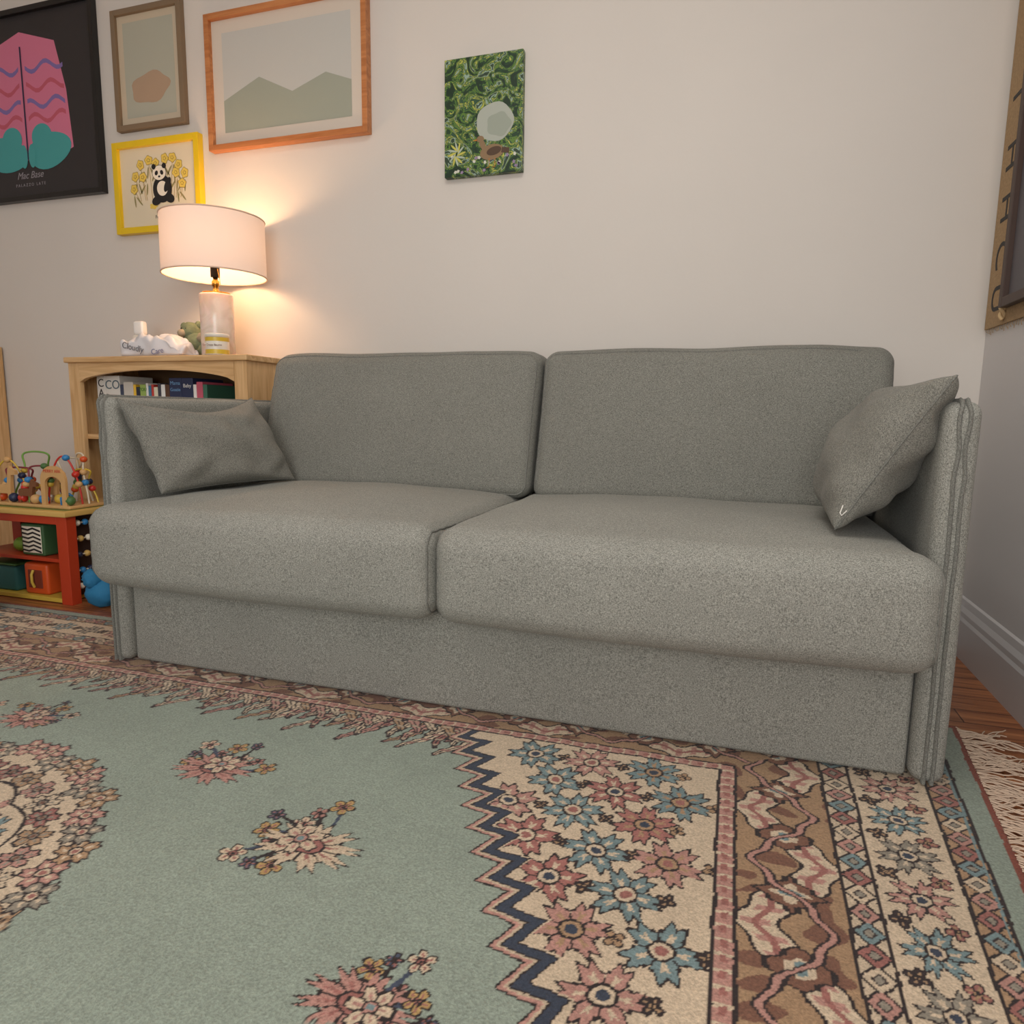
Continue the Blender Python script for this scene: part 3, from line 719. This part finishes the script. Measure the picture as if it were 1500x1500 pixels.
for s in (-.01,.012): tube('bird_leg',[(bx+s,y_-.0008,bz-.015),(bx+s,y_-.0008,bz-.045),(bx+s-.01,y_-.0008,bz-.047)],.0012,mat('paint_orange',(205,130,50)),bp_)
for i in range(12):
    a=i*2*math.pi/12; flat('painted_leaf',ell(-1.01+.018*math.cos(a),1.65+.024*math.sin(a),.018,.0035,a+.3),y_-.0006-.00005*i,mat('paint_pale',(176,190,170)) if i%2 else mat('paint_lemon',(200,196,90)),bp_)
for i in range(22):
    flat('painted_blossom',ell(-1.04+.26*random.random(),1.585+.06*random.random(),.006,.005,i,wob=.2),y_-.0005,mat('paint_white_fleck',(214,214,200)) if i%2 else mat('paint_violet_fleck',(150,130,160)),bp_)

wh=empty('burlap_wall_hanging',(WX-.01,2.1,1.5))
M_bur=mat('burlap',(170,142,106),.95,1,300,.15,120); M_fd=mat('frame_walnut',(66,46,36),.5)
box('burlap_sheet',(WX-.010,1.55,.99),(WX-.002,2.452,2.3),M_bur,wh)
for i,(ch,z) in enumerate((('I',1.62),('H',1.46),('H',1.32),('C',1.19),('U',1.07))):
    text('burlap_letter',ch,(WX-.0106,2.375,z),.12,M_blk,wh,rot=(90,90,-90))
def twist(y,z0,z1,ph): return [(WX-.016+.005*math.sin(k*.8+ph),y+.006*math.cos(k*.8+ph),z0+(z1-z0)*k/240) for k in range(241)]
M_tw=mat('twine',(206,178,134),.9)
tube('twine_a',twist(2.295,1.0,2.3,0),.005,M_tw,wh); tube('twine_b',twist(2.295,1.0,2.3,math.pi),.005,M_tw,wh)
xa_=WX-.034
for nm,lo,hi in (('frame_a',(xa_,2.25,1.03),(WX-.010,2.275,2.2)),('frame_b',(xa_,1.65,1.03),(WX-.010,1.675,2.2)),('frame_c',(xa_,1.675,1.03),(WX-.010,2.25,1.055)),('frame_d',(xa_,1.675,2.175),(WX-.010,2.25,2.2))):
    box(nm,lo,hi,M_fd,wh)
box('picture_panel',(WX-.02,1.675,1.055),(WX-.012,2.25,2.175),mat('print_smoke',(96,92,96)),wh)
for k in range(60):
    y=1.56+k*.015; dz=random.uniform(.008,.022)
    tube('burlap_fray',[(WX-.006,y,.993),(WX-.007,y+.003*random.random(),.99-dz*.5),(WX-.006,y+.006*random.uniform(-1,1),.99-dz)],.0008,M_bur,wh)
for k in range(60):
    z=1.0+k*.0215
    tube('burlap_fray_side',[(WX-.006,2.45,z),(WX-.006,2.45+random.uniform(.004,.012),z+random.uniform(-.004,.004))],.0008,M_bur,wh)

# ------------------------------------------------------------------ left furniture
cb=empty('wooden_cabinet',(-3.62,2.28,0))
CX0,CX1=-3.88,-3.375
box('cabinet_side',(CX1-.025,2.12,0),(CX1,2.46,1.01),M_pine,cb); box('cabinet_side_far',(CX0,2.12,0),(CX0+.025,2.46,1.01),M_pine,cb)
box('cabinet_top',(CX0+.025,2.12,.985),(CX1-.025,2.46,1.01),M_pineh,cb); box('cabinet_bottom',(CX0+.025,2.12,.05),(CX1-.025,2.46,.075),M_pineh,cb)
box('cabinet_door_a',(CX0+.028,2.115,.08),(-3.631,2.135,.98),M_pine,cb); box('cabinet_door_b',(-3.625,2.115,.08),(CX1-.028,2.135,.98),M_pine,cb)
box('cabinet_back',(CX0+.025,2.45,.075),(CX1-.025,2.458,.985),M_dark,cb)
for x in (-3.655,-3.60): ball('cabinet_knob',(x,2.105,.55),.012,M_pine,cb)

at_=empty('activity_table',(-2.57,1.97,0))
RD=mat('toy_red',(186,62,32),.45); YW=mat('toy_maple',(206,170,96),.5); GR=mat('toy_green',(70,110,60),.5); OR=mat('toy_orange',(210,84,34),.4); TB=mat('toy_table_inner',(60,40,34),.6); YL=mat('toy_yellow',(206,176,70),.5)
X0,X1,Y0,Y1=-2.86,-2.29,1.845,2.10; zt_=.35
for nm,a,b_ in (('leg_a',X1-.05,Y0),('leg_b',X0,Y0),('leg_c',X1-.05,Y1-.04),('leg_d',X0,Y1-.04)):
    box(nm,(a,b_,0),(a+.05,b_+.04,zt_-.02),RD,at_)
rbox('table_top',(X0-.01,Y0-.012,zt_-.02),(X1+.01,Y1,zt_),.004,YW,at_,n=(1,1,1),k=2)
box('play_mat',(X0+.02,Y0+.015,zt_-.001),(X1-.02,Y1-.02,zt_+.0006),mat('mat_moss',(120,130,60)),at_,.0005)
box('apron_front',(X0+.05,Y0,zt_-.05),(X1-.05,Y0+.02,zt_-.02),RD,at_)
box('floor_shelf',(X0+.05,Y0+.005,.004),(X1-.05,Y1-.005,.02),YL,at_); box('mid_shelf',(X0+.05,Y0+.01,.155),(X1-.05,Y1-.01,.168),RD,at_)
box('back_board',(X0+.05,Y1-.012,.02),(X1-.05,Y1-.004,zt_-.02),TB,at_)
for k,z in enumerate((.06,.12,.18,.24,.30)):
    tube('abacus_rod',[(X1-.02,Y0+.04,z),(X1-.02,Y1-.04,z)],.003,M_wh,at_)
    for j in range(5):
        ball('abacus_bead',(X1-.02,Y0+.06+j*.033+.01*(k%2),z),(.012,.012,.012),[M_wh,mat('toy_blue',(50,130,190),.4),mat('toy_navy',(35,45,75),.4),YW][(j+k)%4],at_,n=12)
box('side_panel_dark',(X1-.048,Y0+.04,.02),(X1-.040,Y1-.04,zt_-.02),TB,at_)
zb=empty('zebra_block',(-2.5,1.92,.169))
rbox('block',(-2.555,1.87,.169),(-2.44,1.97,.29),.008,mat('toy_dkgreen',(60,96,58)),zb,n=(1,1,1),k=2)
rbox('stripe_panel',(-2.545,1.8685,.18),(-2.450,1.8705,.28),.001,M_wh,zb,n=(1,1,1),k=1)
for k in range(6):
    tube('stripe',[(-2.543+.0,1.8684,.190+k*.016),(-2.515,1.8684,.186+k*.016),(-2.49,1.8684,.194+k*.016),(-2.452,1.8684,.184+k*.016)],.0035,M_blk,zb)
ob=empty('shape_sorter_cube',(-2.49,1.92,.0202))
rbox('cube',(-2.55,1.865,.0202),(-2.43,1.975,.14),.012,OR,ob,n=(1,1,1),k=3)
rbox('window_pane',(-2.525,1.862,.045),(-2.455,1.868,.115),.002,mat('toy_dkorange',(120,52,34)),ob)
tube('handle',[(-2.49,1.858,.115),(-2.49,1.850,.10),(-2.49,1.850,.07),(-2.49,1.858,.05)],.005,YL,ob)
gb=empty('toy_bin',(-2.68,1.93,.0202)); rbox('bin',(-2.76,1.87,.0202),(-2.60,1.99,.12),.01,mat('toy_teal',(50,110,110)),gb,n=(1,1,1),k=2); rbox('bin_rim',(-2.765,1.865,.12),(-2.595,1.995,.128),.003,GR,gb,n=(1,1,1),k=1)
ball('toy_ball',(-2.62,1.92,.197),.028,mat('toy_lime',(130,170,60),.4)); 
bz_=empty('bead_maze',(-2.5,1.97,.351)); zt2=.351
WD=mat('toy_wood',(206,164,108),.5)
rbox('maze_base',(-2.74,1.885,zt2),(-2.315,2.075,zt2+.012),.004,WD,bz_,n=(1,1,1),k=2)
wc=[mat('wire_yellow',(206,176,60),.35),mat('wire_green',(110,160,70),.35),mat('wire_maroon',(130,50,60),.35),mat('wire_cream',(216,204,180),.35),mat('wire_red',(196,50,40),.35)]
bc=[mat('toy_blue',(50,130,190)),OR,YL,GR,mat('toy_navy',(35,45,75)),wc[4],WD]
bi=0
for k,(xa,xb,ya_,yb_,hh,wv) in enumerate(((-2.73,-2.60,1.90,1.95,.16,0),(-2.68,-2.52,1.95,2.03,.19,.03),(-2.60,-2.45,1.91,1.98,.14,.02),(-2.52,-2.38,1.98,2.04,.17,.03),(-2.46,-2.34,1.92,1.96,.18,.0),(-2.40,-2.33,1.96,2.02,.13,.02),(-2.66,-2.56,2.02,1.92,.09,0),(-2.72,-2.56,1.91,1.99,.13,.03),(-2.44,-2.33,2.02,1.98,.19,.01))):
    pts=[]
    for t in range(41):
        f=t/40; pts.append((xa+(xb-xa)*f+wv*math.sin(f*2*math.pi*2),ya_+(yb_-ya_)*f,zt2+.012+hh*math.sin(math.pi*f)**.6 if 0<t<40 else zt2+.012))
    tube('wire_%d'%(k+1),pts,.0036,wc[k%5],bz_)
    for j in (3,4,6,34,37,20+k):
        if j in (20+k,) and k%2: continue
        p=pts[j]; bi+=1
        ball('bead',p,(.0135,.0135,.012),bc[bi%7],bz_,n=14)
def cut(name,pts,y,th,m,parent):
    n=len(pts); V=[(p[0],y,p[1]) for p in pts]+[(p[0],y+th,p[1]) for p in pts]
    F=[tuple(range(n)),tuple(range(2*n-1,n-1,-1))]+[(i,n+i,n+(i+1)%n,(i+1)%n) for i in range(n)]
    return mesh(name,V,F,m,parent,False)
arc=[(-2.338,.363)]
for t in range(17): a=math.pi*t/16; arc.append((-2.40+.062*math.cos(a),.455+.055*math.sin(a)))
arc+=[(-2.462,.363),(-2.442,.363)]
for t in range(16,-1,-1): a=math.pi*t/16; arc.append((-2.40+.040*math.cos(a),.442+.028*math.sin(a)))
arc.append((-2.36,.363))
cut('arch_sign',arc,1.893,.010,WD,bz_)
text('sign_text','MERRY ARK',(-2.40,1.8925,.490),.0165,mat('wire_red',(196,50,40)),bz_)
def animal(cx,cz,s,y,m,neck=1.0):
    P_=[(-.4,0),(-.3,0),(-.28,.3),(.2,.3),(.22,0),(.34,0),(.36,.5),(.42,.5+.5*neck),(.62,.52+.5*neck),(.62,.66+.5*neck),(.4,.74+.5*neck),(.34,.82+.5*neck),(.28,.7+.5*neck),(.2,.62),(-.34,.6),(-.44,.5)]
    cut('animal_cutout',[(cx+p[0]*s,cz+p[1]*s) for p in P_],y,.012,m,bz_)
animal(-2.66,.363,.11,1.895,WD,.9); animal(-2.55,.363,.09,1.90,mat('toy_brown',(120,76,46)),.4); animal(-2.49,.363,.10,1.95,WD,.7); animal(-2.37,.363,.05,1.91,bc[0],.2)
for i,(x,y,c) in enumerate(((-2.62,1.905,4),(-2.585,1.915,5),(-2.50,1.90,6),(-2.47,1.91,0),(-2.43,1.94,2),(-2.34,1.91,3),(-2.70,1.92,1))):
    ball('loose_bead',(x,y,.363+.018),(.018,.018,.018),bc[c],bz_,n=16)
bt=empty('blue_cloth_toy',(-2.18,1.9,0)); ball('cloth_body',(-2.175,1.87,.055),(.06,.045,.052),mat('cloth_blue',(40,120,165),.8,.5,80),bt,.12,16); ball('cloth_fold',(-2.19,1.85,.11),(.035,.03,.035),mat('cloth_blue',(40,120,165)),bt,.3,20)
bsk=empty('woven_basket',(-2.555,1.585,.01)); M_bk=mat('basket_cotton',(214,204,192),.9,.8,90,.06,60)
for k in range(30):
    r=.138+.010*math.sin(math.pi*k/29); z=.017+k*.0112
    tube('basket_coil',[(-2.555+r*math.cos(a),1.585+r*math.sin(a),z+.0005) for a in np.linspace(0,2*math.pi,40,endpoint=False)],.0062,M_bk,bsk,True,1)
lathe('basket_floor',[(.135,0),(.135,.006)],(-2.555,1.585,.0112),M_bk,bsk)

# ------------------------------------------------------------------ lights
def area(name,loc,rot,sx,sy,en,col):
    l=bpy.data.lights.new(name,'AREA'); l.shape='RECTANGLE'; l.size=sx; l.size_y=sy; l.energy=en; l.color=col
    o=bpy.data.objects.new(name,l); o.location=loc; o.rotation_euler=[math.radians(a) for a in rot]; COL.objects.link(o); return o
area('window_daylight',(.05,-2.1,1.30),(86,0,8),2.0,1.9,62,(1,.98,.95))
area('overhead_fill',(-.4,.6,2.72),(0,0,0),.9,.9,21,(1,.955,.90))  # unseen overhead fill, added to brighten the seat from top-front
W=bpy.data.worlds.new('World'); S.world=W; W.use_nodes=True
W.node_tree.nodes['Background'].inputs[0].default_value=(.96,.97,1,1); W.node_tree.nodes['Background'].inputs[1].default_value=.45

# ------------------------------------------------------------------ camera
cam=bpy.data.cameras.new('camera'); cam.sensor_width=36; cam.lens=36*1004/1500; cam.clip_start=.02
co_=bpy.data.objects.new('camera',cam); COL.objects.link(co_)
fw=Vector((-.3018,.9431,-.1405)).normalized(); rt=Vector((.9517,.3062,.0130)); rt=(rt-fw*rt.dot(fw)).normalized(); up=rt.cross(fw)
R=Matrix((rt,up,-fw)).transposed().to_4x4(); R.translation=Vector((0,0,.72))
co_.matrix_world=R
S.camera=co_
